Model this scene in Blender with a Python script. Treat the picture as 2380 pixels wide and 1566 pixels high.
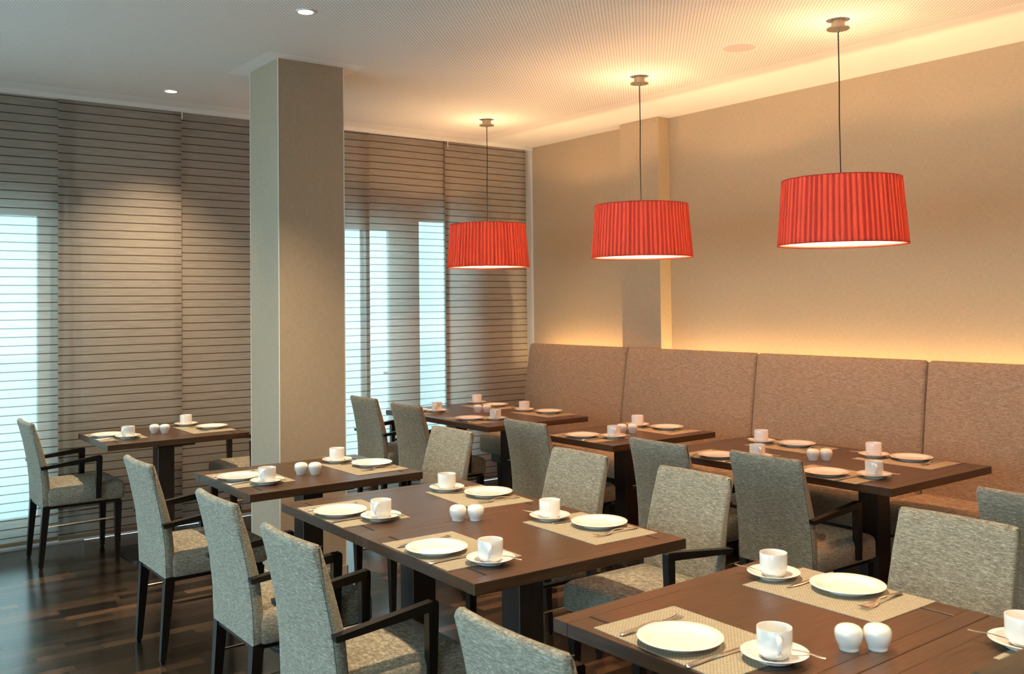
import bpy, bmesh, math, random
from mathutils import Vector, Matrix
random.seed(7)
R = math.radians
S = bpy.context.scene
COL = S.collection
for _o in list(bpy.data.objects):
    bpy.data.objects.remove(_o)

# ------------------------------------------------------------------ camera
IW, IH = 2380, 1566
FPX, YAW, PITCH, ROLL = 2229.4, 0.6483, 0.0234, -0.0109
CAM = Vector((-5.3263, -6.7135, 1.5626))
SHY = -132.03
_f = Vector((math.sin(YAW)*math.cos(PITCH), math.cos(YAW)*math.cos(PITCH), math.sin(PITCH)))
_r = Vector((math.cos(YAW), -math.sin(YAW), 0))
_u = _r.cross(_f)
_r2 = _r*math.cos(ROLL) + _u*math.sin(ROLL)
_u2 = -_r*math.sin(ROLL) + _u*math.cos(ROLL)
cd = bpy.data.cameras.new('camera')
cam = bpy.data.objects.new('camera', cd)
COL.objects.link(cam)
cam.matrix_world = Matrix(((_r2.x, _u2.x, -_f.x, CAM.x), (_r2.y, _u2.y, -_f.y, CAM.y), (_r2.z, _u2.z, -_f.z, CAM.z), (0, 0, 0, 1)))
cd.sensor_fit = 'HORIZONTAL'
cd.sensor_width = 36
cd.lens = 36*FPX/IW
cd.shift_y = SHY/IW
cd.clip_start = 0.02
cd.dof.use_dof = True
cd.dof.focus_distance = 4.5
cd.dof.aperture_fstop = 8
S.camera = cam

# ------------------------------------------------------------------ world, exposure
W = bpy.data.worlds.new('sky')
S.world = W
W.use_nodes = True
_bg = W.node_tree.nodes['Background']
_bg.inputs[0].default_value = (0.61, 0.86, 1.0, 1)
_bg.inputs[1].default_value = 6.0
S.view_settings.view_transform = 'Standard'
S.view_settings.look = 'None'
S.view_settings.exposure = 0.1
S.view_settings.gamma = 1.0
S.view_settings.use_curve_mapping = False
WARM = (1.0, 0.635, 0.32)
SPOTC = (1.0, 0.77, 0.49)
DOWN_W, PEND_W, LED_W = 270.0, 900.0, 10.0

# ------------------------------------------------------------------ dimensions taken from the photograph
H = 2.946
TZ = 0.75
WINY = 0.22

# ------------------------------------------------------------------ materials
MATS = {}
def new_mat(name):
    m = bpy.data.materials.new(name)
    m.use_nodes = True
    nt = m.node_tree
    b = nt.nodes['Principled BSDF']
    MATS[name] = m
    return m, nt, b
def node(nt, t, **kw):
    n = nt.nodes.new(t)
    for k, v in kw.items():
        setattr(n, k, v)
    return n
def setin(n, **kw):
    for k, v in kw.items():
        n.inputs[k.replace('_', ' ')].default_value = v
def plain(name, col, rough=0.5, metal=0.0, spec=0.5, coat=0.0):
    m, nt, b = new_mat(name)
    b.inputs['Base Color'].default_value = (*col, 1)
    b.inputs['Roughness'].default_value = rough
    b.inputs['Metallic'].default_value = metal
    b.inputs['Specular IOR Level'].default_value = spec
    b.inputs['Coat Weight'].default_value = coat
    return m
def ramp(nt, fac, stops):
    r = node(nt, 'ShaderNodeValToRGB')
    els = r.color_ramp.elements
    while len(els) > 1:
        els.remove(els[-1])
    els[0].position = stops[0][0]; els[0].color = (*stops[0][1], 1)
    for p, c in stops[1:]:
        e = els.new(p); e.color = (*c, 1)
    nt.links.new(fac, r.inputs[0])
    return r
def objcoord(nt, scale, rot=(0, 0, 0)):
    tc = node(nt, 'ShaderNodeTexCoord')
    mp = node(nt, 'ShaderNodeMapping')
    mp.inputs['Scale'].default_value = scale
    mp.inputs['Rotation'].default_value = rot
    nt.links.new(tc.outputs['Object'], mp.inputs[0])
    return mp.outputs[0]
def noise(nt, vec, scale=1.0, detail=3, rough=0.6):
    n = node(nt, 'ShaderNodeTexNoise')
    setin(n, Scale=scale, Detail=detail, Roughness=rough)
    nt.links.new(vec, n.inputs['Vector'])
    return n.outputs['Fac']
def bump(nt, b, h, strength, dist=0.002):
    bp = node(nt, 'ShaderNodeBump')
    bp.inputs['Strength'].default_value = strength
    bp.inputs['Distance'].default_value = dist
    nt.links.new(h, bp.inputs['Height'])
    nt.links.new(bp.outputs[0], b.inputs['Normal'])
def mixmath(nt, op, a, b):
    n = node(nt, 'ShaderNodeMath', operation=op)
    for i, v in enumerate((a, b)):
        if isinstance(v, (int, float)):
            n.inputs[i].default_value = v
        else:
            nt.links.new(v, n.inputs[i])
    return n.outputs[0]

def fabric(name, dark, mid, light, sc=(60, 60, 420)):
    m, nt, b = new_mat(name)
    n1 = noise(nt, objcoord(nt, sc), 1.0, 3, 0.65)
    n2 = noise(nt, objcoord(nt, (sc[0]*3, sc[1]*3, sc[2]*1.6)), 1.0, 2, 0.7)
    f = mixmath(nt, 'ADD', mixmath(nt, 'MULTIPLY', n1, 0.55), mixmath(nt, 'MULTIPLY', n2, 0.45))
    r = ramp(nt, f, [(0.34, dark), (0.5, mid), (0.66, light)])
    nt.links.new(r.outputs[0], b.inputs['Base Color'])
    b.inputs['Roughness'].default_value = 0.92
    b.inputs['Specular IOR Level'].default_value = 0.15
    b.inputs['Sheen Weight'].default_value = 0.15
    b.inputs['Sheen Roughness'].default_value = 0.5
    bump(nt, b, f, 0.5, 0.0015)
    return m
fabric('chair_fabric', (0.115, 0.100, 0.074), (0.265, 0.236, 0.178), (0.55, 0.50, 0.39), (70, 40, 330))
fabric('bench_fabric', (0.185, 0.128, 0.082), (0.35, 0.258, 0.172), (0.55, 0.425, 0.30), (44, 30, 320))
plain('seam', (0.10, 0.088, 0.068), 0.9)

def wood(name, c1, c2, c3, sc, rough, coat=0.0, rand=False):
    m, nt, b = new_mat(name)
    v = objcoord(nt, sc)
    n1 = noise(nt, v, 1.0, 5, 0.6)
    r = ramp(nt, n1, [(0.3, c1), (0.5, c2), (0.72, c3)])
    out = r.outputs[0]
    if rand:
        oi = node(nt, 'ShaderNodeObjectInfo')
        ge = node(nt, 'ShaderNodeNewGeometry')
        s = mixmath(nt, 'FRACT', mixmath(nt, 'ADD', oi.outputs['Random'], mixmath(nt, 'MULTIPLY', ge.outputs['Random Per Island'], 7.31)), 0)
        r2 = ramp(nt, s, [(0.0, (0.35, 0.36, 0.38)), (0.4, (0.8, 0.77, 0.74)), (0.72, (1.8, 1.6, 1.38)), (1.0, (4.4, 3.5, 2.7))])
        mx = node(nt, 'ShaderNodeMix', data_type='RGBA', blend_type='MULTIPLY')
        mx.inputs[0].default_value = 1
        nt.links.new(out, mx.inputs[6]); nt.links.new(r2.outputs[0], mx.inputs[7])
        out = mx.outputs[2]
    nt.links.new(out, b.inputs['Base Color'])
    b.inputs['Roughness'].default_value = rough
    b.inputs['Coat Weight'].default_value = coat
    b.inputs['Coat Roughness'].default_value = rough*0.6
    if rand: b.inputs['Specular IOR Level'].default_value = 1.0
    bump(nt, b, n1, 0.05, 0.001)
    return m
wood('table_wood', (0.043, 0.0195, 0.009), (0.066, 0.031, 0.014), (0.098, 0.047, 0.022), (6, 110, 60), 0.34)
wood('table_rail_wood', (0.047, 0.022, 0.010), (0.072, 0.034, 0.016), (0.106, 0.051, 0.024), (5, 120, 60), 0.36)
wood('table_end_wood', (0.043, 0.0195, 0.009), (0.066, 0.031, 0.014), (0.098, 0.047, 0.022), (110, 6, 60), 0.36)
wood('leg_wood', (0.004, 0.003, 0.0025), (0.007, 0.005, 0.004), (0.011, 0.008, 0.006), (60, 60, 8), 0.36)
wood('pedestal_wood', (0.015, 0.008, 0.005), (0.024, 0.013, 0.008), (0.036, 0.019, 0.012), (60, 60, 6), 0.4)
wood('floor_wood', (0.014, 0.010, 0.0075), (0.024, 0.017, 0.0115), (0.038, 0.026, 0.018), (5, 70, 20), 0.2, 0.0, True)
wood('cabinet_wood', (0.06, 0.04, 0.02), (0.09, 0.062, 0.032), (0.12, 0.085, 0.045), (4, 60, 60), 0.5)
plain('slot_shadow', (0.006, 0.004, 0.003), 0.8)  # near-black that paints the shade inside the table-top grooves
plain('floor_gap', (0.008, 0.006, 0.005), 0.7)
plain('iron', (0.012, 0.011, 0.010), 0.45)
plain('chrome', (0.75, 0.72, 0.68), 0.16, 1.0)
plain('steel', (0.62, 0.58, 0.53), 0.2, 1.0)
plain('porcelain', (0.86, 0.83, 0.78), 0.12, 0.0, 0.5, 0.3)
plain('nickel', (0.36, 0.31, 0.25), 0.35, 1.0)
plain('cord_black', (0.012, 0.010, 0.009), 0.6)
plain('white_paint', (0.80, 0.79, 0.76), 0.6)
plain('frame_white', (0.78, 0.80, 0.80), 0.4)
plain('sill_metal', (0.55, 0.58, 0.60), 0.35)
plain('terrace', (0.8, 0.8, 0.78), 0.9)
plain('hem_bar', (0.30, 0.20, 0.11), 0.6)
plain('grille', (0.60, 0.57, 0.53), 0.7)
plain('skirting', (0.42, 0.36, 0.27), 0.6)

# wallpaper with a linen weave
def linen(name, a, c):
    m, nt, b = new_mat(name)
    n1 = noise(nt, objcoord(nt, (30, 30, 600)), 1, 2, 0.6)
    n2 = noise(nt, objcoord(nt, (500, 500, 26)), 1, 2, 0.6)
    f = mixmath(nt, 'ADD', mixmath(nt, 'MULTIPLY', n1, 0.55), mixmath(nt, 'MULTIPLY', n2, 0.45))
    r = ramp(nt, f, [(0.36, a), (0.64, c)])
    nt.links.new(r.outputs[0], b.inputs['Base Color'])
    b.inputs['Roughness'].default_value = 0.75
    b.inputs['Specular IOR Level'].default_value = 0.25
    return m
linen('wallpaper', (0.455, 0.34, 0.213), (0.58, 0.44, 0.283))
linen('column_paper', (0.36, 0.288, 0.205), (0.455, 0.37, 0.27))

# perforated plaster ceiling: round holes in a staggered grid
def perforated():
    m, nt, b = new_mat('ceiling_perforated')
    tc = node(nt, 'ShaderNodeTexCoord')
    fac = None
    for off in (0.0, 0.5):
        mp = node(nt, 'ShaderNodeMapping')
        mp.inputs['Scale'].default_value = (1/0.023, 1/0.023, 0)
        mp.inputs['Location'].default_value = (off, off, 0)
        nt.links.new(tc.outputs['Object'], mp.inputs[0])
        fr = node(nt, 'ShaderNodeVectorMath', operation='FRACTION')
        nt.links.new(mp.outputs[0], fr.inputs[0])
        sb = node(nt, 'ShaderNodeVectorMath', operation='SUBTRACT')
        nt.links.new(fr.outputs[0], sb.inputs[0]); sb.inputs[1].default_value = (0.5, 0.5, 0)
        ln = node(nt, 'ShaderNodeVectorMath', operation='LENGTH')
        nt.links.new(sb.outputs[0], ln.inputs[0])
        lt = mixmath(nt, 'LESS_THAN', ln.outputs['Value'], 0.165)
        fac = lt if fac is None else mixmath(nt, 'MAXIMUM', fac, lt)
    mx = node(nt, 'ShaderNodeMix', data_type='RGBA')
    nt.links.new(fac, mx.inputs[0])
    mx.inputs[6].default_value = (0.86, 0.84, 0.81, 1)
    mx.inputs[7].default_value = (0.36, 0.33, 0.30, 1)
    nt.links.new(mx.outputs[2], b.inputs['Base Color'])
    b.inputs['Roughness'].default_value = 0.8
perforated()
plain('ceiling_plain', (0.86, 0.84, 0.81), 0.8)

# sheer curtain with woven dark cords
def sheer():
    m, nt, b = new_mat('sheer')
    out = nt.nodes['Material Output']
    tc = node(nt, 'ShaderNodeTexCoord')
    sx = node(nt, 'ShaderNodeSeparateXYZ')
    nt.links.new(tc.outputs['Object'], sx.inputs[0])
    fz = mixmath(nt, 'FRACT', mixmath(nt, 'MULTIPLY', sx.outputs[2], 1/0.0548), 0)
    stripe = mixmath(nt, 'LESS_THAN', fz, 0.115)
    wv = noise(nt, objcoord(nt, (6, 6, 220)), 1, 2, 0.6)
    rc = ramp(nt, wv, [(0.35, (0.44, 0.385, 0.335)), (0.65, (0.57, 0.505, 0.445))])
    mxc = node(nt, 'ShaderNodeMix', data_type='RGBA')
    nt.links.new(stripe, mxc.inputs[0]); nt.links.new(rc.outputs[0], mxc.inputs[6])
    mxc.inputs[7].default_value = (0.10, 0.068, 0.044, 1)
    dif = node(nt, 'ShaderNodeBsdfDiffuse'); nt.links.new(mxc.outputs[2], dif.inputs[0])
    trl = node(nt, 'ShaderNodeBsdfTranslucent'); nt.links.new(mxc.outputs[2], trl.inputs[0])
    m1 = node(nt, 'ShaderNodeMixShader'); m1.inputs[0].default_value = 0.56
    nt.links.new(dif.outputs[0], m1.inputs[1]); nt.links.new(trl.outputs[0], m1.inputs[2])
    tr = node(nt, 'ShaderNodeBsdfTransparent'); tr.inputs[0].default_value = (1, 1, 0.98, 1)
    op = node(nt, 'ShaderNodeMix', data_type='FLOAT')
    nt.links.new(stripe, op.inputs[0]); op.inputs[2].default_value = 0.81; op.inputs[3].default_value = 0.93
    m2 = node(nt, 'ShaderNodeMixShader')
    nt.links.new(op.outputs[0], m2.inputs[0]); nt.links.new(tr.outputs[0], m2.inputs[1]); nt.links.new(m1.outputs[0], m2.inputs[2])
    nt.links.new(m2.outputs[0], out.inputs[0])
sheer()

def glass(name, tint):
    m, nt, b = new_mat(name)
    out = nt.nodes['Material Output']
    tr = node(nt, 'ShaderNodeBsdfTransparent'); tr.inputs[0].default_value = (*tint, 1)
    gl = node(nt, 'ShaderNodeBsdfGlossy'); gl.inputs['Roughness'].default_value = 0.02
    fr = node(nt, 'ShaderNodeFresnel'); fr.inputs[0].default_value = 1.45
    mx = node(nt, 'ShaderNodeMixShader')
    nt.links.new(fr.outputs[0], mx.inputs[0]); nt.links.new(tr.outputs[0], mx.inputs[1]); nt.links.new(gl.outputs[0], mx.inputs[2])
    nt.links.new(mx.outputs[0], out.inputs[0])
glass('glass', (0.88, 0.98, 0.965))
glass('clear_glass', (0.95, 0.98, 0.98))

def shade_mat(name, dcol, tcol, mixf, weave, clear=None):
    m, nt, b = new_mat(name)
    out = nt.nodes['Material Output']
    dif = node(nt, 'ShaderNodeBsdfDiffuse'); dif.inputs[0].default_value = (*dcol, 1)
    trl = node(nt, 'ShaderNodeBsdfTranslucent'); trl.inputs[0].default_value = (*tcol, 1)
    if weave:
        n = noise(nt, objcoord(nt, (90, 90, 700)), 1, 2, 0.7)
        r = ramp(nt, n, [(0.3, tuple(c*0.75 for c in tcol)), (0.7, tcol)])
        nt.links.new(r.outputs[0], trl.inputs[0])
    mx = node(nt, 'ShaderNodeMixShader'); mx.inputs[0].default_value = mixf
    nt.links.new(dif.outputs[0], mx.inputs[1]); nt.links.new(trl.outputs[0], mx.inputs[2])
    last = mx
    if clear:
        tp = node(nt, 'ShaderNodeBsdfTransparent'); tp.inputs[0].default_value = (*clear[1], 1)
        last = node(nt, 'ShaderNodeMixShader'); last.inputs[0].default_value = clear[0]
        nt.links.new(mx.outputs[0], last.inputs[1]); nt.links.new(tp.outputs[0], last.inputs[2])
    nt.links.new(last.outputs[0], out.inputs[0])
shade_mat('red_ribbon', (0.68, 0.125, 0.10), (0.74, 0.25, 0.22), 0.6, True)
shade_mat('shade_liner', (0.78, 0.40, 0.33), (0.90, 0.58, 0.48), 0.5, False)
shade_mat('added_top_diffuser', (0.9, 0.8, 0.7), (0.98, 0.92, 0.85), 0.85, False, (0.34, (1.0, 0.95, 0.9)))
shade_mat('shade_diffuser', (0.80, 0.50, 0.43), (0.98, 0.58, 0.48), 0.72, False, (0.3, (1.0, 0.70, 0.60)))

def emit(name, col, st):
    m, nt, b = new_mat(name)
    b.inputs['Base Color'].default_value = (*col, 1)
    b.inputs['Emission Color'].default_value = (*col, 1)
    b.inputs['Emission Strength'].default_value = st
emit('lamp_lens', (1.0, 0.86, 0.66), 14)
emit('bulb_glass', (1.0, 0.75, 0.45), 12)
emit('led', (1.0, 0.72, 0.36), 6)

# woven placemat
def mat_weave():
    m, nt, b = new_mat('placemat_weave')
    vec = objcoord(nt, (1, 1, 1))
    br = node(nt, 'ShaderNodeTexBrick')
    br.offset = 0.5
    br.inputs['Color1'].default_value = (0.50, 0.43, 0.31, 1)
    br.inputs['Color2'].default_value = (0.42, 0.36, 0.26, 1)
    br.inputs['Mortar'].default_value = (0.17, 0.145, 0.10, 1)
    br.inputs['Scale'].default_value = 1.0
    br.inputs['Mortar Size'].default_value = 0.0009
    br.inputs['Mortar Smooth'].default_value = 0.4
    br.inputs['Brick Width'].default_value = 0.011
    br.inputs['Row Height'].default_value = 0.0052
    nt.links.new(vec, br.inputs['Vector'])
    nt.links.new(br.outputs['Color'], b.inputs['Base Color'])
    b.inputs['Roughness'].default_value = 0.75
    b.inputs['Specular IOR Level'].default_value = 0.25
    bump(nt, b, br.outputs['Fac'], -0.5, 0.001)
mat_weave()

# ------------------------------------------------------------------ mesh helpers
class MB:
    def __init__(s):
        s.v = []; s.f = []
    def quadgrid(s, rows, close=False):
        n0 = len(s.v); m = len(rows[0])
        for r in rows:
            s.v += [tuple(p) for p in r]
        for i in range(len(rows)-1):
            for j in range(m if close else m-1):
                k = (j+1) % m
                s.f.append((n0+i*m+j, n0+i*m+k, n0+(i+1)*m+k, n0+(i+1)*m+j))
        return n0
    def loft(s, loops, cap=True):
        n0 = s.quadgrid(loops, True); m = len(loops[0])
        if cap:
            s.f.append(tuple(n0+j for j in reversed(range(m))))
            k = n0+(len(loops)-1)*m
            s.f.append(tuple(k+j for j in range(m)))
        return s
    def box(s, x0, x1, y0, y1, z0, z1, bv=0.0):
        bv = min(bv, (x1-x0)*.45, (y1-y0)*.45, (z1-z0)*.45)
        if bv <= 0:
            return s.loft([[(x0, y0, z), (x1, y0, z), (x1, y1, z), (x0, y1, z)] for z in (z0, z1)])
        bm = bmesh.new()
        bmesh.ops.create_cube(bm, size=1)
        for v in bm.verts:
            v.co = Vector(((x0+x1)/2+v.co.x*(x1-x0), (y0+y1)/2+v.co.y*(y1-y0), (z0+z1)/2+v.co.z*(z1-z0)))
        bmesh.ops.bevel(bm, geom=bm.edges[:], offset=bv, segments=1, profile=0.5, affect='EDGES')
        n0 = len(s.v)
        bm.verts.index_update()
        s.v += [tuple(v.co) for v in bm.verts]
        s.f += [tuple(n0+v.index for v in f.verts) for f in bm.faces]
        bm.free()
        return s
    def prism(s, pts, lo, hi, axis):
        def mk(a, t):
            return {'x': (t, a[0], a[1]), 'y': (a[0], t, a[1]), 'z': (a[0], a[1], t)}[axis]
        return s.loft([[mk(p, lo) for p in pts], [mk(p, hi) for p in pts]])
    def lathe(s, prof, seg=32, c=(0, 0, 0)):
        rows = []
        for r, z in prof:
            rows.append([(c[0]+r*math.cos(2*math.pi*j/seg), c[1]+r*math.sin(2*math.pi*j/seg), c[2]+z) for j in range(seg)])
        return s.loft(rows, True)
    def tube(s, path, rad, seg=8, flat=1.0):
        path = [Vector(p) for p in path]
        rows = []
        for i, p in enumerate(path):
            d = (path[min(i+1, len(path)-1)]-path[max(i-1, 0)]).normalized()
            a = Vector((0, 0, 1)) if abs(d.z) < .9 else Vector((1, 0, 0))
            e1 = d.cross(a).normalized(); e2 = e1.cross(d)
            rr = rad[i] if isinstance(rad, (list, tuple)) else rad
            rows.append([tuple(p+e1*rr*math.cos(2*math.pi*j/seg)+e2*rr*flat*math.sin(2*math.pi*j/seg)) for j in range(seg)])
        return s.loft(rows, True)
    def frustum(s, a, b):  # a, b: (cx, cy, z, hx, hy)
        L = []
        for cx, cy, z, hx, hy in (a, b):
            L.append([(cx-hx, cy-hy, z), (cx+hx, cy-hy, z), (cx+hx, cy+hy, z), (cx-hx, cy+hy, z)])
        return s.loft(L)
    def mesh(s, name, mat, smooth=True, angle=40):
        me = bpy.data.meshes.new(name)
        me.from_pydata(s.v, [], s.f)
        bm = bmesh.new(); bm.from_mesh(me)
        bmesh.ops.recalc_face_normals(bm, faces=bm.faces[:])
        bm.to_mesh(me); bm.free()
        me.materials.append(MATS[mat])
        if smooth:
            me.polygons.foreach_set('use_smooth', [True]*len(me.polygons))
            me.set_sharp_from_angle(angle=R(angle))
        me.update()
        return me
def obj(name, me, parent=None, loc=(0, 0, 0), rz=0.0):
    o = bpy.data.objects.new(name, me)
    COL.objects.link(o)
    o.location = loc; o.rotation_euler = (0, 0, rz)
    if parent:
        o.parent = parent
    return o
def part(name, mb, mat, parent=None, smooth=True, angle=40, loc=(0, 0, 0), rz=0.0):
    return obj(name, mb.mesh(name, mat, smooth, angle), parent, loc, rz)
def tag(o, label, cat, group=None, kind=None):
    o['label'] = label; o['category'] = cat
    if group: o['group'] = group
    if kind: o['kind'] = kind
    return o
def thing(name, label, cat, loc=(0, 0, 0), rz=0.0, group=None, kind=None):
    o = bpy.data.objects.new(name, None)
    COL.objects.link(o)
    o.location = loc; o.rotation_euler = (0, 0, rz)
    o.empty_display_size = 0.1
    return tag(o, label, cat, group, kind)
def copy_tree(src, parent=None):
    c = src.copy(); COL.objects.link(c); c.parent = parent
    for ch in src.children:
        copy_tree(ch, c)
    return c
def rrect(cx, cy, hx, hy, r, z, n=4):
    pts = []
    for qx, qy, a0 in ((1, 1, 0), (-1, 1, 90), (-1, -1, 180), (1, -1, 270)):
        for k in range(n+1):
            a = R(a0+90*k/n)
            pts.append((cx+qx*(hx-r)+r*math.cos(a), cy+qy*(hy-r)+r*math.sin(a), z))
    return pts

# ------------------------------------------------------------------ room shell
XL, YB = -7.6, -9.5           # far left wall and wall behind the camera
def struct(name, mb, mat, label, cat, smooth=False):
    o = part(name, mb, mat, None, smooth)
    return tag(o, label, cat, kind='structure')

# right wall (banquette side) with its wallpaper, painted return behind the curtain
struct('wall_right', MB().box(0, 0.2, YB-.2, 0.0, 0, H), 'wallpaper', 'beige linen wallpaper wall behind the banquettes', 'wall')
struct('wall_return', MB().box(0, 0.2, 0.0, WINY, 0, H), 'white_paint', 'narrow cream painted wall strip beside the last curtain panel', 'wall')
struct('wall_pilaster', MB().box(-0.117, 0, -1.672, -1.255, 0, H, 0.002), 'wallpaper', 'shallow papered pilaster on the banquette wall', 'pilaster')
struct('wall_back', MB().box(XL-.2, XL, YB-.2, 0.5, 0, 0.12).box(XL-.2, XL, YB-.2, 0.5, 2.6, H)
       .box(XL-.2, XL, YB-.2, -8.6, .12, 2.6).box(XL-.2, XL, -0.5, 0.5, .12, 2.6).box(XL-.2, XL, -4.7, -4.3, .12, 2.6), 'white_paint',
       'white wall with wide windows far left of the room', 'wall')
struct('wall_front', MB().box(XL-.2, 0.2, YB-.2, YB, 0, H), 'wallpaper', 'papered wall behind the viewpoint', 'wall')
# window wall: openings A (x -8.6..-3.72) and B (x -2.35..-0.47)
AX0, AX1, BX0, BX1, OZ = -7.2, -3.72, -2.35, -0.47, 2.36
struct('wall_window', MB().box(XL, AX0, WINY, .5, 0, H).box(AX1, BX0, WINY, .5, 0, H).box(BX1, 0.2, WINY, .5, 0, H)
       .box(AX0, AX1, WINY, .5, OZ, H).box(BX0, BX1, WINY, .5, OZ, H), 'white_paint', 'white painted window wall behind the sheer curtains', 'wall')
# column
CX0, CX1, CY0, CY1 = -3.137, -2.732, -1.677, -1.269
col = thing('wall_column', 'square papered column standing between the tables', 'column', ((CX0+CX1)/2, (CY0+CY1)/2, 0), kind='structure')
hw = (CX1-CX0)/2
part('shaft', MB().box(-hw, hw, -hw, hw, 0, H, 0.002), 'column_paper', col, False)
for k in range(4):
    part('skirting_board', MB().box(-hw-.008, hw+.008, -hw-.008, -hw, 0, .06, .002), 'skirting', col, False, rz=k*math.pi/2)
for sx in (-1, 1):
    for sy in (-1, 1):
        part('corner_strip', MB().box(sx*hw-.002, sx*hw+.002, sy*hw-.002, sy*hw+.002, .06, H), 'white_paint', col, False)

# ceiling: plain border and perforated field
PX1, PY1 = -0.70, -0.22
ceil_root = struct('ceiling', MB().box(PX1, 0.2, YB-.2, .5, H, H+.1).box(XL-.2, PX1, PY1, .5, H, H+.1)
       .box(CX0-.1, CX1+.1, CY0-.1, CY1+.1, H, H+.1), 'ceiling_plain', 'white plaster ceiling with a perforated acoustic field', 'ceiling')
part('perforated_field', MB().box(XL-.2, CX0-.1, YB-.2, PY1, H, H+.1).box(CX1+.1, PX1, YB-.2, PY1, H, H+.1)
     .box(CX0-.1, CX1+.1, YB-.2, CY0-.1, H, H+.1).box(CX0-.1, CX1+.1, CY1+.1, PY1, H, H+.1), 'ceiling_perforated', ceil_root, False)

# floor: sub floor, single strips near the left where they can be told apart, the rest joined
fl = struct('floor', MB().box(XL-.2, 0.2, YB-.2, WINY-.02, -.1, -.012), 'floor_gap', 'dark stained strip parquet floor', 'floor')
PWID = 0.066
plank_me = {}
def plank_mesh(L):
    if L not in plank_me:
        plank_me[L] = MB().box(0.0003, L-.0003, 0.0003, PWID-.0003, -.012, 0).mesh('plank', 'floor_wood', False)
    return plank_me[L]
rest = MB()
single = 0
row = 0
y = YB
LENS = (0.28, 0.36, 0.44, 0.52)
while y < WINY-.02:
    x = XL + random.random()*-.4
    while x < 0:
        L = random.choice(LENS)
        if -4.95 < x < -3.75 and -4.05 < y and single < 300 and (x > -4.62-(y+1.0)*-.35 if y < -1 else True):
            obj('plank', plank_mesh(L), fl, (x, y, 0)); single += 1
        elif x > -6.5 and y > -7:
            n0 = len(rest.v)
            rest.box(x+.0003, x+L-.0003, y+.0003, y+PWID-.0003, -.012, 0)
        else:
            L *= 2
            rest.box(x+.0003, x+L-.0003, y+.0003, y+PWID-.0003, -.012, 0)
        x += L
    y += PWID
    row += 1
ro = part('distant_planks', rest, 'floor_wood', fl, False)
ro['kind'] = 'stuff'

# skirting along the window wall piers and right wall
struct('baseboard_window', MB().box(AX1, BX0, WINY-.012, WINY, 0, .07).box(BX1, 0, WINY-.012, WINY, 0, .07), 'white_paint', 'white skirting below the window wall piers', 'baseboard')
struct('trim_1', MB().box(AX0, AX1, WINY-.03, WINY+.28, -.02, .012).box(BX0, BX1, WINY-.03, WINY+.28, -.02, .012), 'sill_metal', 'pale metal threshold under the glazed doors', 'threshold')

# glazed doors and windows
def glazed(name, x0, x1, z0, z1, label, y=WINY+.10, st=.085, rail=.17, handle=None, cat='window'):
    t = thing(name, label, cat, ((x0+x1)/2, y, z0), kind='structure')
    w = (x1-x0)/2; h = z1-z0
    part('stile', MB().box(-w, -w+st, -.035, .035, 0, h, .004), 'frame_white', t, False)
    part('stile', MB().box(w-st, w, -.035, .035, 0, h, .004), 'frame_white', t, False)
    part('top_rail', MB().box(-w+st, w-st, -.033, .033, h-st, h, .004), 'frame_white', t, False)
    part('bottom_rail', MB().box(-w+st, w-st, -.033, .033, 0, rail, .004), 'frame_white', t, False)
    part('pane', MB().box(-w+st-.01, w-st+.01, -.006, .006, rail-.01, h-st+.01), 'glass', t, False)
    if handle:
        hm = MB().tube([(handle, -.035, .98), (handle, -.075, .98), (handle-.12, -.08, .98)], .009, 8)
        part('handle', hm, 'steel', t)
    return t
glazed('window_1', -4.86, -3.90, .015, 2.26, 'glazed door pane at the far left behind the sheer curtain')
glazed('window_2', -5.90, -4.88, .015, 2.26, 'glazed door next to the leftmost one in view')
glazed('window_3', -2.26, -1.215, .015, 2.26, 'glazed terrace door right of the column behind the curtain', handle=.46, cat='door')
glazed('window_4', -1.09, -0.655, .015, 2.34, 'narrow side light next to the terrace door', st=.075)
struct('trim_2', MB().box(AX1-.18, AX1, WINY+.05, WINY+.16, 0, OZ).box(-5.9, AX1, WINY+.05, WINY+.16, 2.265, OZ), 'frame_white', 'white door frame left behind the curtain', 'frame')
struct('trim_3', MB().box(BX0, -2.265, WINY+.05, WINY+.16, 0, OZ).box(-1.21, -1.095, WINY+.03, WINY+.16, 0, OZ)
       .box(-0.65, BX1, WINY+.09, WINY+.16, 0, OZ).box(BX0, -1.21, WINY+.05, WINY+.16, 2.265, OZ).box(-1.1, -.64, WINY+.05, WINY+.16, 2.345, OZ), 'frame_white', 'white door frame around the terrace door', 'frame')
for i, (a, b) in enumerate(((-8.6, -4.7), (-4.3, -0.5))):
    t = thing('window_%d' % (5+i), 'wide window in the far left wall, %s bay' % ('nearer', 'farther')[i], 'window', (XL-.1, (a+b)/2, .12), kind='structure')
    h = (b-a)/2
    part('frame', MB().box(-.03, .03, -h, -h+.06, 0, 2.48).box(-.03, .03, h-.06, h, 0, 2.48).box(-.03, .03, -.03, .03, 0, 2.48)
         .box(-.03, .03, -h, h, 0, .06).box(-.03, .03, -h, h, 2.42, 2.48), 'frame_white', t, False)
    part('pane', MB().box(-.004, .004, -h+.05, h-.05, .05, 2.43), 'clear_glass', t, False)
# terrace outside
tag(part('terrace', MB().box(-30, 20, .5, 30, -.25, -.15).box(-30, XL-.2, -30, .5, -.25, -.15), 'terrace', None, False), 'pale stone terrace outside the windows', 'terrace', kind='structure')

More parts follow.
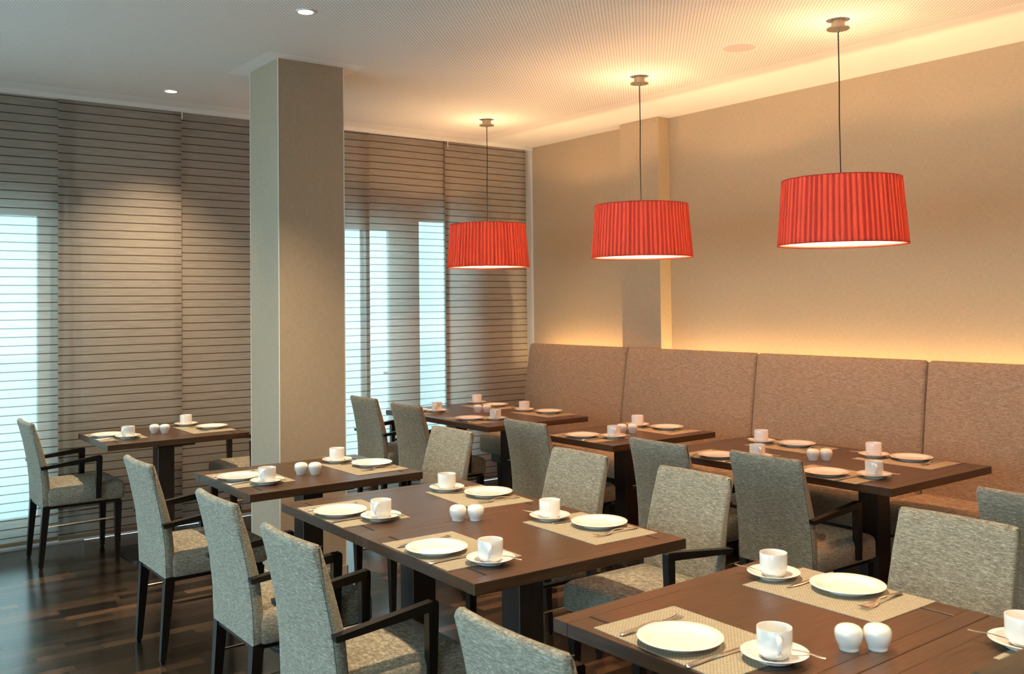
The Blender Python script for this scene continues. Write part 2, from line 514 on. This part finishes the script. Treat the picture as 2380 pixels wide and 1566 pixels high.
# ------------------------------------------------------------------ lights of the room
def downlight(x, y, label, vis=True):
    t = thing('downlight', label, 'downlight', (x, y, H), group='recessed ceiling spots')
    if vis:
        part('trim_ring', MB().lathe([(.036, -.001), (.036, -.006), (.044, -.005), (.046, 0), (.036, 0)], 32), 'white_paint', t)
        part('lens', MB().lathe([(.001, -.0035), (.035, -.003), (.035, -.001), (.001, -.001)], 32), 'lamp_lens', t)
    ld = bpy.data.lights.new('spot', 'SPOT')
    ld.energy = DOWN_W; ld.color = SPOTC; ld.spot_size = R(96); ld.spot_blend = 1.0; ld.shadow_soft_size = .022
    lo = bpy.data.objects.new('spot', ld); COL.objects.link(lo)
    lo.location = (0, 0, -.012); lo.parent = t
DX = -3.36
downlight(DX-.02, -2.557, 'round recessed spot in the ceiling above the column')
downlight(DX, -0.514, 'round recessed spot in the ceiling near the left curtains')
downlight(DX-.02, -4.60, 'round recessed spot above the central double table')
downlight(DX-.02, -6.64, 'round recessed spot above the front sideboard')

sp = thing('ceiling_speaker', 'round flush ceiling speaker between two pendants', 'speaker', (-1.165, -3.307, H))
part('rim', MB().lathe([(.088, 0), (.088, -.003), (.102, -.004), (.104, 0)], 40), 'white_paint', sp)
part('grille', MB().lathe([(.001, -.0015), (.086, -.002), (.087, 0), (.001, 0)], 40), 'grille', sp)

def ringsheet(r0, r1, z):      # one layer of stretched fabric
    mb = MB()
    mb.quadgrid([[(r*math.cos(2*math.pi*j/64), r*math.sin(2*math.pi*j/64), z) for j in range(64)] for r in (r0, (r0+r1)/2, r1)], True)
    return mb
def pendant(x, y, label, zb=1.83):
    t = thing('pendant_lamp', label, 'pendant lamp', (x, y, 0), group='red pendant lamps')
    c = part('ceiling_canopy', MB().lathe([(.001, H), (.033, H), (.033, H-.040), (.055, H-.040), (.055, H-.046), (.009, H-.047), (.008, H-.058), (.001, H-.058)], 32), 'nickel', t)
    part('cord', MB().tube([(.0, 0, H-.05), (.003, .001, H-.3), (-.002, .001, H-.5), (.0, 0, zb+.30)], .0032, 8), 'cord_black', t)
    rb, rt, hh = .31, .284, .32
    n = 70
    rnd = random.Random(int(abs(y)*1000))
    mb = MB()
    st = 2*math.pi/n
    for j in range(n):   # overlapping ribbons, each lapping over its neighbour
        a0 = st*(j+rnd.uniform(-.07, .07)); a1 = a0+st*rnd.uniform(1.38, 1.58)
        tw = st*rnd.uniform(-.04, .04)
        rows = []
        for zz in (0, .1, .2, .32):
            rr = rb+(rt-rb)*zz/hh
            rows.append([((rr-.0009+.0018*k/3)*math.cos(a0+(a1-a0)*k/3+tw*zz/hh), (rr-.0009+.0018*k/3)*math.sin(a0+(a1-a0)*k/3+tw*zz/hh), zb+zz) for k in range(4)])
        mb.quadgrid(rows)
    s = part('shade', mb, 'red_ribbon', t)
    mb = MB()
    mb.quadgrid([[((rb+(rt-rb)*zz/hh-.006)*math.cos(2*math.pi*j/64), (rb+(rt-rb)*zz/hh-.006)*math.sin(2*math.pi*j/64), zb+zz) for j in range(64)] for zz in (.002, .318)], True)
    part('liner', mb, 'shade_liner', s)
    for zz, rr in ((0, rb), (hh, rt)):
        part('edge_ring', MB().tube([(rr*math.cos(2*math.pi*j/64), rr*math.sin(2*math.pi*j/64), zb+zz) for j in range(65)], .0025, 6), 'red_ribbon', s)
    part('diffuser', ringsheet(.001, rb-.007, zb+.008), 'shade_diffuser', s)
    part('added_top_diffuser', ringsheet(.03, rt-.006, zb+.300), 'added_top_diffuser', s)  # unseen disc, added to spread the lamp's light evenly over the ceiling
    sp_ = MB()
    for k in range(3):
        a = 2*math.pi*k/3+.5
        sp_.tube([(0, 0, zb+.30), (rt*math.cos(a), rt*math.sin(a), zb+.316)], .002, 6)
    part('spider', sp_, 'steel', s)
    part('socket', MB().lathe([(.001, zb+.31), (.02, zb+.31), (.022, zb+.242), (.001, zb+.242)], 20), 'white_paint', t)
    part('bulb', MB().lathe([(.012, zb+.242), (.02, zb+.222), (.03, zb+.197), (.03, zb+.172), (.018, zb+.152), (.001, zb+.147)], 20), 'bulb_glass', t)
    ld = bpy.data.lights.new('bulb_light', 'POINT'); ld.energy = PEND_W; ld.color = WARM; ld.shadow_soft_size = .034
    lo = bpy.data.objects.new('bulb_light', ld); COL.objects.link(lo)
    lo.location = (0, 0, zb+.185); lo.parent = t
pendant(-1.110, -.852, 'red pleated pendant lamp hanging before the corner curtains, farthest of three')
pendant(-1.139, -2.508, 'red pleated pendant lamp in the middle, hanging before the pilaster')
pendant(-1.169, -3.928, 'red pleated pendant lamp at the right, nearest and largest of three')
pendant(-1.19, -5.5, 'red pleated pendant lamp beyond the right edge of the view')

# ------------------------------------------------------------------ curtains
rail = thing('curtain_rail', 'white ceiling track carrying the sheer curtain panels', 'curtain rail', (-3.2, 0.015, H))
part('track', MB().box(-3.4, 3.19, -.035, .06, -.022, 0, .002), 'white_paint', rail, False)
part('front_lip', MB().box(-3.4, 3.19, -.042, -.035, -.030, 0, .001), 'white_paint', rail, False)
def curtain(x0, x1, y, label, zb=.075, zoff=0.0, lean=0.0):
    t = thing('sheer_curtain', label, 'curtain', ((x0+x1)/2, y, zoff), group='sheer curtain panels')
    w = (x1-x0)/2
    rnd = random.Random(int(abs(x0)*1000))
    ph = [rnd.uniform(0, 6.28) for _ in range(4)]
    def off(u, z):
        return .006*math.sin(2.2*u/w+ph[0]+z*.6)*(1-z/H*.6) + .004*math.sin(6*u/w+ph[1]+z)*(1-z/H)
    def sheet(u0, u1, dy, nu):
        rows = []
        for iz in range(25):
            z = zb+(H-.024-zb)*iz/24
            rows.append([(u0+(u1-u0)*iu/nu+lean*(1-z/H), off(u0+(u1-u0)*iu/nu, z)+dy, z-zoff) for iu in range(nu+1)])
        mb = MB(); mb.quadgrid(rows); return mb
    part('sheet', sheet(-w, w, 0, 22), 'sheer', t)
    part('side_hem', sheet(-w, -w+.030, .004, 2), 'sheer', t)
    part('side_hem', sheet(w-.030, w, .004, 2), 'sheer', t)
    part('bottom_bar', MB().box(-w, w, -.006, .010, zb-.012-zoff, zb+.012-zoff, .003), 'hem_bar', t, False)
curtain(-6.25, -5.40, .035, 'sheer striped curtain panel farthest left, beyond the glazed doors')
curtain(-5.48, -4.62, .0, 'sheer striped curtain panel left of the one at the picture edge', zoff=.01)
curtain(-4.72, -3.815, .035, 'sheer striped curtain panel before the bright glass at the left edge', zoff=.004)
curtain(-3.922, -3.128, .0, 'sheer striped curtain panel behind the window table', zoff=-.012)
curtain(-3.165, -2.38, .035, 'sheer striped curtain panel just left of the column', zoff=.016)
curtain(-2.46, -1.648, .0, 'sheer striped curtain panel just right of the column')
curtain(-1.715, -0.893, .035, 'sheer striped curtain panel over the terrace door', zoff=.011)
curtain(-0.935, -0.075, .0, 'sheer striped curtain panel nearest the room corner', zoff=-.008)
for xx, lb in ((-3.128, 'small white pull rod at the curtain joint left of the column'), (-0.915, 'small white pull rod at the curtain joint right of the column')):
    tag(part('curtain_pull_rod', MB().tube([(xx, -.02, H-.022), (xx, -.02, H-.075)], .004, 8), 'white_paint'), lb, 'pull rod')

# ------------------------------------------------------------------ banquettes
def banquette(y0, y1, label):
    t = thing('banquette', label, 'banquette', (0, (y0+y1)/2, 0), group='upholstered benches along the wall')
    h = (y1-y0)/2-.003
    # back: leaning slab with rounded top and ends
    prof = [(-.30, .44), (-.272, .70), (-.235, .98), (-.206, 1.17), (-.196, 1.197), (-.178, 1.210), (-.158, 1.210), (-.138, 1.198), (-.130, 1.17), (-.130, .44)]
    cx = sum(p[0] for p in prof)/len(prof); cz = .83
    rows = []
    for yy, s in ((-h, .020), (-h+.006, .008), (-h+.02, .0), (-h*.5, 0), (0, 0), (h*.5, 0), (h-.02, 0), (h-.006, .008), (h, .020)):
        rows.append([(px + (s if px < cx else -s*.5), yy, pz - (s if pz > 1.1 else 0)) for px, pz in prof])
    part('backrest', MB().loft(rows), 'bench_fabric', t)
    seat = MB()
    L = []
    for ins, z, ro in ((.012, .335, .03), (0, .35, .035), (0, .445, .035), (.006, .468, .035), (.02, .482, .04), (.05, .489, .05), (.12, .493, .08)):
        L.append(rrect(-.51, 0, .235-ins, h-ins, max(.03, ro-ins*.2), z))
    seat.loft(L)
    part('seat', seat, 'bench_fabric', t)
    part('base_frame', MB().box(-.66, -.14, -h+.06, h-.06, .25, .335, .004), 'leg_wood', t, False)
    for yy in (-h+.12, h-.12):
        for xx in (-.60, -.2):
            part('leg', MB().frustum((xx, yy, 0, .018, .018), (xx, yy, .25, .026, .026)), 'leg_wood', t, False)
    # led strip in the gap behind the backrest
    st = part('led_strip', MB().box(-.128, -.118, -h+.01, h-.01, .93, .938), 'led', t, False)
    ld = bpy.data.lights.new('led_light', 'AREA'); ld.shape = 'RECTANGLE'; ld.size = .012; ld.size_y = 2*h-.04
    ld.energy = LED_W; ld.color = (1.0, .70, .34)
    lo = bpy.data.objects.new('led_light', ld); COL.objects.link(lo)
    lo.location = (-.075, 0, .945); lo.rotation_euler = (math.pi, 0, 0); lo.parent = t
banquette(-1.385, -.175, 'brown fabric banquette unit in the room corner, farthest of the row')
banquette(-2.612, -1.385, 'brown fabric banquette unit in front of the pilaster')
banquette(-3.803, -2.612, 'brown fabric banquette unit behind the large banquette table')
banquette(-5.00, -3.803, 'brown fabric banquette unit at the right picture edge')
banquette(-6.20, -5.00, 'brown fabric banquette unit beyond the right picture edge')

# ------------------------------------------------------------------ chairs (local: faces +x, origin on the floor below the seat centre)
def make_chair():
    t = thing('dining_armchair', 'x', 'chair', group='upholstered armchairs')
    hw = .207
    # backrest: lower part upright, upper part reclined, slightly narrower towards the top
    MID = ((.372, -.176), (.50, -.178), (.62, -.190), (.745, -.219), (.875, -.252))
    def mid(b):
        for (z0, x0), (z1, x1) in zip(MID, MID[1:]):
            if b <= z1:
                return x0+(x1-x0)*(b-z0)/(z1-z0)
        return MID[-1][1]
    def half(b):
        return hw*(1-.06*max(0, b-.45)/.425)
    def prof(ins):
        p = [(-.196, .372), (-.180, .372), (-.156, .376), (-.156, .50), (-.166, .61), (-.200, .745), (-.228, .84), (-.234, .862), (-.242, .873), (-.253, .875), (-.262, .870), (-.268, .858), (-.254, .81), (-.238, .745), (-.213, .62), (-.200, .50)]
        return [(a + (ins if a < mid(b) else -ins), b - ins*(1 if b > .8 else -1 if b < .4 else 0)) for a, b in p]
    rows = []
    N = 10
    ys = [-hw, -hw+.004, -hw+.012] + [-hw+.012+(2*hw-.024)*k/N for k in range(1, N)] + [hw-.012, hw-.004, hw]
    for k, yy in enumerate(ys):
        ins = .009 if k in (0, len(ys)-1) else .003 if k in (1, len(ys)-2) else 0
        cur = -.014*(1-(yy/hw)**2)
        rows.append([(a+cur*min(1, max(0, (b-.40)/.3)), yy*half(b)/hw, b) for a, b in prof(ins)])
    bk = part('backrest', MB().loft(rows), 'chair_fabric', t, angle=60)
    for s in (-1, 1):
        path = [(xx+.004, s*(half(zz)-.004), zz) for zz, xx in ((.376, -.196), (.50, -.200), (.62, -.213), (.745, -.238), (.81, -.254), (.858, -.266), (.870, -.258), (.868, -.240))]
        part('seam', MB().tube(path, .0016, 6), 'seam', bk)
    # seat
    L = []
    for ins, z in ((.008, .372), (0, .380), (0, .452), (.005, .468), (.018, .480), (.045, .489), (.09, .495), (.14, .498)):
        L.append(rrect(.05, 0, .222-ins, .212-ins, .018 if ins < .02 else .03, z, 3))
    part('seat', MB().loft(L), 'chair_fabric', t, angle=60)
    part('seat_frame', MB().box(-.19, .255, -.19, .19, .352, .374, .003), 'leg_wood', t, False)
    for s in (-1, 1):
        part('leg', MB().frustum((.235, s*.180, 0.012, .0125, .0125), (.238, s*.180, .356, .020, .020)).box(.226, .244, s*.18-.009, s*.18+.009, 0, .012), 'leg_wood', t, False)
        part('leg', MB().frustum((-.202, s*.178, .012, .0125, .0125), (-.174, s*.180, .374, .021, .021)).box(-.211, -.193, s*.178-.009, s*.178+.009, 0, .012), 'leg_wood', t, False)
        part('stretcher', MB().tube([(-.184, s*.18, .250), (.237, s*.18, .255)], .0055, 8), 'chrome', t)
        y0, y1 = (hw-.007, hw+.023) if s > 0 else (-hw-.023, -hw+.007)
        arm = part('armrest', MB().prism([(-.214, .614), (-.210, .596), (.122, .622), (.122, .648), (.116, .652)], y0, y1, 'y'), 'leg_wood', t, False)
        part('arm_post', MB().prism([(.101, .392), (.128, .392), (.136, .622), (.136, .645), (.130, .652), (.100, .648)], y0+.0005, y1-.0005, 'y'), 'leg_wood', arm, False)
    return t
chair0 = make_chair()
CH = [  # x of top rear edge, y centre, facing (+1 = +x), tilt, label
    (-4.170, -.235, 1, 0, 'pale upholstered armchair at the far left, beside the window table'),
    (-4.068, -2.225, 1, 0, 'pale upholstered armchair at the left end of the small table before the column'),
    (-4.090, -3.270, 1, -.6, 'pale upholstered armchair on the left of the central table, farther of two'),
    (-4.125, -3.975, 1, 0, 'pale upholstered armchair on the left of the central table, nearer of two'),
    (-4.118, -5.075, 1, 0, 'pale upholstered armchair cut by the bottom edge, left of the front table'),
    (-2.42, -.25, -1, 0, 'upholstered armchair half hidden behind the column at the window table'),
    (-2.385, -2.295, -1, 0, 'upholstered armchair at the right end of the small table before the column'),
    (-2.385, -3.350, -1, -1.5, 'upholstered armchair on the right of the central table, farther of two'),
    (-2.378, -4.045, -1, -.8, 'upholstered armchair on the right of the central table, nearer of two'),
    (-2.362, -5.130, -1, -.5, 'upholstered armchair on the right of the front table'),
    (-1.905, -.330, 1, 0, 'upholstered armchair next to the column at the far corner table'),
    (-1.942, -1.005, 1, 0, 'upholstered armchair at the far corner table, nearer of two'),
    (-1.905, -2.285, 1, 0, 'upholstered armchair at the single banquette table'),
    (-1.905, -3.355, 1, -1, 'upholstered armchair at the double banquette table, farther of two'),
    (-1.862, -3.970, 1, -.5, 'upholstered armchair at the double banquette table, nearer of two'),
    (-1.865, -5.120, 1, 0, 'upholstered armchair cut by the right picture edge'),
]
for i, (tx, cy, d, a, lb) in enumerate(CH):
    o = chair0 if i == 0 else copy_tree(chair0)
    o['label'] = lb
    o.location = (tx + .268*d, cy, 0)
    o.rotation_euler = (0, 0, (0 if d > 0 else math.pi) + R(a))

# ------------------------------------------------------------------ tables (local origin on the floor below the centre)
TW = .868
table_cache = {}
def table(x0, y0, d, label, ang=0.0, bh=.25):
    """x0,y0 = near left corner, d = depth"""
    t = thing('dining_table', label, 'table', group='dark wooden pedestal tables')
    w, h = TW/2, d/2
    c, s = math.cos(ang), math.sin(ang)
    t.location = (x0 + w*c - h*s, y0 + w*s + h*c, 0); t.rotation_euler = (0, 0, ang)
    z0, z1 = TZ-.035, TZ
    rl, en = .055, .072
    part('top_panel', MB().box(-w+en+.0115, w-en-.0115, -h+rl+.0006, h-rl-.0006, z0, z1, .0008), 'table_wood', t, False)
    for sg in (-1, 1):
        a, b = sorted((sg*(h-rl), sg*h))
        part('side_rail', MB().box(-w+.0, w-.0, a, b, z0, z1, .0012), 'table_rail_wood', t, False)
        a, b = sorted((sg*(w-en-.0005), sg*(w-.0)))
        part('end_board', MB().box(a, b, -h+rl+.0005, h-rl-.0005, z0, z1, .0012), 'table_end_wood', t, False)
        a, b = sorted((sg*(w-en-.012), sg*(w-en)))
        part('slot_shadow_fill', MB().box(a, b, -h+rl, h-rl, z0+.004, TZ-.0008), 'slot_shadow', t, False)  # dark strip fills the groove almost flush, standing in for its shade
    part('under_frame', MB().box(-w+.14, w-.14, -.06, .06, z0-.03, z0, .003).box(-.12, .12, -h+.1, h-.1, z0-.025, z0-.001, .003), 'leg_wood', t, False)
    part('pedestal', MB().box(-.0525, .0525, -.0525, .0525, .014, z0-.03, .003), 'pedestal_wood', t, False)
    part('base_plate', MB().loft([rrect(0, 0, bh, .22, .05, 0), rrect(0, 0, bh, .22, .05, .012), rrect(0, 0, bh-.005, .215, .048, .015)]), 'iron', t)
    return t
table(-3.8136, -.7638, .70, 'dark wooden table by the curtains, far left', .003)
table(-3.7312, -2.725, .703, 'small dark wooden table standing before the column', -.006)
table(-3.7150, -3.697, .718, 'dark wooden table, farther half of the central double table', -.024)
table(-3.7332, -4.4146, .716, 'dark wooden table, nearer half of the central double table', -.024)
table(-3.7308, -5.4905, .705, 'dark wooden table at the front, farther half of the front double table', .0207)
table(-3.716, -6.198, .705, 'dark wooden table cut by the bottom edge, nearer half of the front double table', .0207)
table(-1.6542, -.918, .677, 'dark wooden table in the corner, half nearer the curtains', -.004, .165)
table(-1.6573, -1.596, .677, 'dark wooden table in the corner, half farther from the curtains', -.004, .165)
table(-1.6095, -2.7304, .69, 'single dark wooden table at the banquette, below the middle pendant', .006, .20)
table(-1.5622, -3.692, .715, 'dark wooden table at the banquette, farther half of the double table', .004, .215)
table(-1.5592, -4.4074, .715, 'dark wooden table at the banquette, nearer half of the double table', .004, .215)

# ------------------------------------------------------------------ tableware meshes
def plate_mesh():
    return MB().lathe([(.001, .003), (.052, .003), (.055, .0), (.060, .0), (.062, .004), (.085, .012), (.1015, .0165), (.1025, .0180), (.1012, .0192), (.088, .0165), (.072, .0115), (.066, .0075), (.060, .0068), (.001, .0068)], 48).mesh('dinner_plate', 'porcelain', True, 60)
def saucer_mesh():
    return MB().lathe([(.001, .002), (.036, .002), (.038, 0), (.042, 0), (.044, .004), (.060, .010), (.0755, .0175), (.0763, .0188), (.0750, .0196), (.058, .0128), (.042, .0075), (.030, .0065), (.028, .0050), (.001, .0050)], 40).mesh('saucer', 'porcelain', True, 60)
def cup_mesh():
    return MB().lathe([(.001, .002), (.022, .002), (.024, 0), (.027, 0), (.031, .003), (.0365, .011), (.0388, .020), (.0395, .032), (.0398, .0655), (.0392, .0675), (.0378, .0672), (.0370, .0640), (.0366, .030), (.0345, .014), (.0280, .0065), (.001, .0055)], 40).mesh('body', 'porcelain', True, 60)
def handle_mesh():
    p = [(.037, 0, .056), (.048, 0, .0585), (.057, 0, .055), (.0605, 0, .046), (.0595, 0, .034), (.054, 0, .023), (.046, 0, .016), (.037, 0, .014)]
    return MB().tube(p, [.0066, .0066, .0064, .0062, .0060, .0060, .0062, .0062], 12, .5).mesh('handle', 'porcelain', True, 60)
def shaker_mesh():
    return MB().lathe([(.001, .0015), (.018, .0015), (.0195, 0), (.0218, 0), (.0228, .0022), (.0222, .0045), (.0242, .0095), (.0280, .0175), (.0308, .0265), (.0320, .0345), (.0316, .0420), (.0292, .0485), (.0248, .0530), (.0180, .0560), (.0090, .0575), (.001, .0578)], 36).mesh('body', 'porcelain', True, 60)
def strip(mb, secs, th=.0016):
    """secs: (x, y centre, half width, z) -> thin solid strip"""
    loops = []
    for x, yc, hwid, z in secs:
        loops.append([(x, yc-hwid, z), (x, yc-hwid*.4, z+th), (x, yc+hwid*.4, z+th), (x, yc+hwid, z), (x, yc, z-th*.4)])
    mb.loft(loops)
def fork_mesh():
    mb = MB()
    strip(mb, [(-.096, 0, .004, .0035), (-.090, 0, .0075, .0045), (-.075, 0, .0078, .0050), (-.045, 0, .0052, .0085), (-.010, 0, .0034, .0125), (.020, 0, .0030, .0125), (.035, 0, .0050, .0085), (.046, 0, .0115, .0055), (.058, 0, .0134, .0040)], .0022)
    for k in range(4):
        yk = (-1.5+k)*.0072
        strip(mb, [(.056, yk, .0026, .0042), (.078, yk, .0023, .0042), (.100, yk, .0019, .0068), (.110, yk, .0008, .0095)], .0016)
    return mb.mesh('table_fork', 'steel', True, 50)
def knife_mesh():
    mb = MB()
    strip(mb, [(-.110, 0, .0040, .0028), (-.104, 0, .0082, .0028), (-.085, 0, .0082, .0030), (-.050, 0, .0062, .0030), (-.010, 0, .0055, .0028), (.0, 0, .0060, .0024)], .0042)
    strip(mb, [(-.002, 0, .0052, .0028), (.012, .002, .0085, .0024), (.060, .0025, .0095, .0022), (.090, .002, .0080, .0022), (.106, .0005, .0035, .0022), (.110, -.001, .0006, .0022)], .0014)
    return mb.mesh('table_knife', 'steel', True, 50)
def spoon_mesh():
    mb = MB()
    strip(mb, [(-.067, 0, .0025, .0060), (-.062, 0, .0052, .0058), (-.048, 0, .0048, .0060), (-.015, 0, .0024, .0090), (.018, 0, .0020, .0075), (.028, 0, .0048, .0055), (.036, 0, .0100, .0035), (.046, 0, .0126, .0022), (.056, 0, .0110, .0025), (.064, 0, .0055, .0045), (.067, 0, .0012, .0055)], .0016)
    return mb.mesh('teaspoon', 'steel', True, 50)
def placemat_mesh():
    hx, hy = .140, .211
    pts = []
    n1, n2 = 44, 66
    def zig(i): return .0009 if i % 2 else -.0004
    for i in range(n2): pts.append((hx+zig(i), -hy+2*hy*i/n2))
    for i in range(n1): pts.append((hx-2*hx*i/n1, hy+zig(i)))
    for i in range(n2): pts.append((-hx-zig(i), hy-2*hy*i/n2))
    for i in range(n1): pts.append((-hx+2*hx*i/n1, -hy-zig(i)))
    return MB().prism(pts, 0, .0022, 'z').mesh('placemat', 'placemat_weave', False)
ME = dict(plate=plate_mesh(), saucer=saucer_mesh(), cup=cup_mesh(), handle=handle_mesh(), shaker=shaker_mesh(), fork=fork_mesh(), knife=knife_mesh(), spoon=spoon_mesh(), mat=placemat_mesh())
def setting(px, py, cx, cy, d, where, ang=0.0, rnd=None):
    """plate centre, cup centre, d=+1 diner faces +x; where = phrase that singles out the seat"""
    rnd = random.Random(int((px*7+py*13)*1000))
    rz = (0 if d > 0 else math.pi) + ang
    def loc(a, b, z):
        c, s = math.cos(rz), math.sin(rz)
        return (px + a*c - b*s, py + a*s + b*c, z)
    dd = math.hypot(cx-px, cy-py)
    if dd < .1815:
        cx, cy = px+(cx-px)*.1815/dd, py+(cy-py)*.1815/dd
    z = TZ
    m = obj('placemat', ME['mat'], None, loc(.048, -.004, z), rz+R(rnd.uniform(-.5, .5)))
    tag(m, 'woven beige placemat '+where, 'placemat', 'woven placemats')
    zt = z+.0022
    tag(obj('dinner_plate', ME['plate'], None, (px, py, zt), rnd.uniform(0, 6)), 'round white plate '+where, 'plate', 'white plates')
    tag(obj('saucer', ME['saucer'], None, (cx, cy, zt), rnd.uniform(0, 6)), 'white saucer '+where, 'saucer', 'white saucers')
    c = thing('coffee_cup', 'white coffee cup '+where, 'cup', (cx, cy, zt+.0052), rz+R(-133+rnd.uniform(-9, 9)), 'white coffee cups')
    obj('body', ME['cup'], c); obj('handle', ME['handle'], c)
    sd = R(rnd.uniform(-8, 8))
    sx, sy = .048*math.cos(rz) - .010*0*math.sin(rz), .048*math.sin(rz)
    ox, oy = (lambda a, b: (a*math.cos(rz)-b*math.sin(rz), a*math.sin(rz)+b*math.cos(rz)))(.036, -.040)
    s = obj('teaspoon', ME['spoon'], None, (cx+ox, cy+oy, zt+.0128), rz+R(98)+sd)
    s.rotation_euler = (0, R(4), rz+R(98)+sd)
    tag(s, 'steel teaspoon on the saucer '+where, 'spoon', 'teaspoons')
    k = obj('table_knife', ME['knife'], None, loc(.008, -.117, zt), rz+R(rnd.uniform(-3, 3)))
    tag(k, 'steel knife '+where, 'knife', 'table knives')
    f = obj('table_fork', ME['fork'], None, loc(.016, .120, zt), rz+R(rnd.uniform(-4, 4)))
    tag(f, 'steel fork '+where, 'fork', 'table forks')
B = .022
SET = [
    (-3.716, -.375, -3.626, -.490, 1, 'at the left seat of the window table', 0),
    (-3.064, -.405, -3.132, -.139, -1, 'at the right seat of the window table', 0),
    (-3.629, -2.342, -3.550, -2.511, 1, 'at the left seat of the small table before the column', 0),
    (-2.970, -2.418, -3.037, -2.191, -1, 'at the right seat of the small table before the column', 0),
    (-3.609, -3.330, -3.509, -3.487, 1, 'at the far left seat of the central double table', -.03),
    (-3.624, -4.043, -3.544, -4.241, 1, 'at the near left seat of the central double table', -.02),
    (-2.957, -3.405, -3.013, -3.183, -1, 'at the far right seat of the central double table', -.08),
    (-2.971, -4.112, -3.021, -3.896, -1, 'at the near right seat of the central double table', -.03),
    (-3.632, -5.121, -3.520, -5.303, 1, 'at the left seat of the front table', -.02),
    (-2.960, -5.125, -2.997, -4.897, -1, 'at the right seat of the front table', -.01),
    (-2.965, -5.840, -3.010, -5.613, -1, 'at the right picture edge on the front table', 0),
    (-1.553, -.500, -1.426, -.618, 1, 'at the far left seat of the corner table', 0),
    (-1.531, -1.200, -1.385, -1.305, 1, 'at the near left seat of the corner table', 0),
    (-.878, -.607, -.862, -.342, -1, 'at the far right seat of the corner table', 0),
    (-.857, -1.246, -.906, -1.020, -1, 'at the near right seat of the corner table', 0),
    (-1.514, -2.362, -1.376, -2.491, 1, 'at the chair side of the single banquette table', 0),
    (-.865, -2.438, -.904, -2.212, -1, 'at the bench side of the single banquette table', 0),
    (-1.480, -3.382, -1.341, -3.520, 1, 'at the far left seat of the double banquette table', 0),
    (-1.489, -4.035, -1.357, -4.190, 1, 'at the near left seat of the double banquette table', 0),
    (-.851, -3.405, -.886, -3.186, -1, 'at the far right seat of the double banquette table', 0),
    (-.816, -4.064, -.853, -3.872, -1, 'at the near right seat of the double banquette table', 0),
]
for px, py, cx, cy, d, where, ang in SET:
    setting(px, py, cx-B, cy-B, d, where, ang)
SH = [((-3.347, -5.383), (-3.291, -5.42), 'front table'), ((-3.299, -3.692), (-3.255, -3.738), 'central double table'), ((-3.339, -2.399), (-3.288, -2.443), 'small table before the column'),
      ((-3.43, -.402), (-3.365, -.404), 'window table'), ((-1.168, -3.731), (-1.116, -3.776), 'double banquette table'), ((-1.179, -2.358), (-1.149, -2.411), 'single banquette table'), ((-1.207, -.839), (-1.157, -.885), 'corner table')]
for a, b, nm in SH:
    mx, my = (a[0]+b[0])/2-.008, (a[1]+b[1])/2-.008
    for s, side in ((-1, 'left'), (1, 'right')):
        t = thing('shaker', 'rounded white porcelain shaker on the %s, %s one of the pair' % (nm, side), 'shaker', (mx+s*.0335*.80, my-s*.0335*.60, TZ), 0, 'salt and pepper shakers')
        obj('body', ME['shaker'], t)

# ------------------------------------------------------------------ service cabinet close to the camera, cut by the corner
cb = thing('service_cabinet', 'brown wooden service cabinet at the bottom right corner, close up', 'cabinet', (-3.789, -6.604, 0))
part('top', MB().box(-.62, .62, -.30, .375, 1.165, 1.20, .004), 'cabinet_wood', cb, False)
part('carcass', MB().box(-.60, .60, -.28, .355, .08, 1.165, .003), 'cabinet_wood', cb, False)
part('plinth', MB().box(-.57, .57, -.25, .32, 0, .08), 'leg_wood', cb, False)
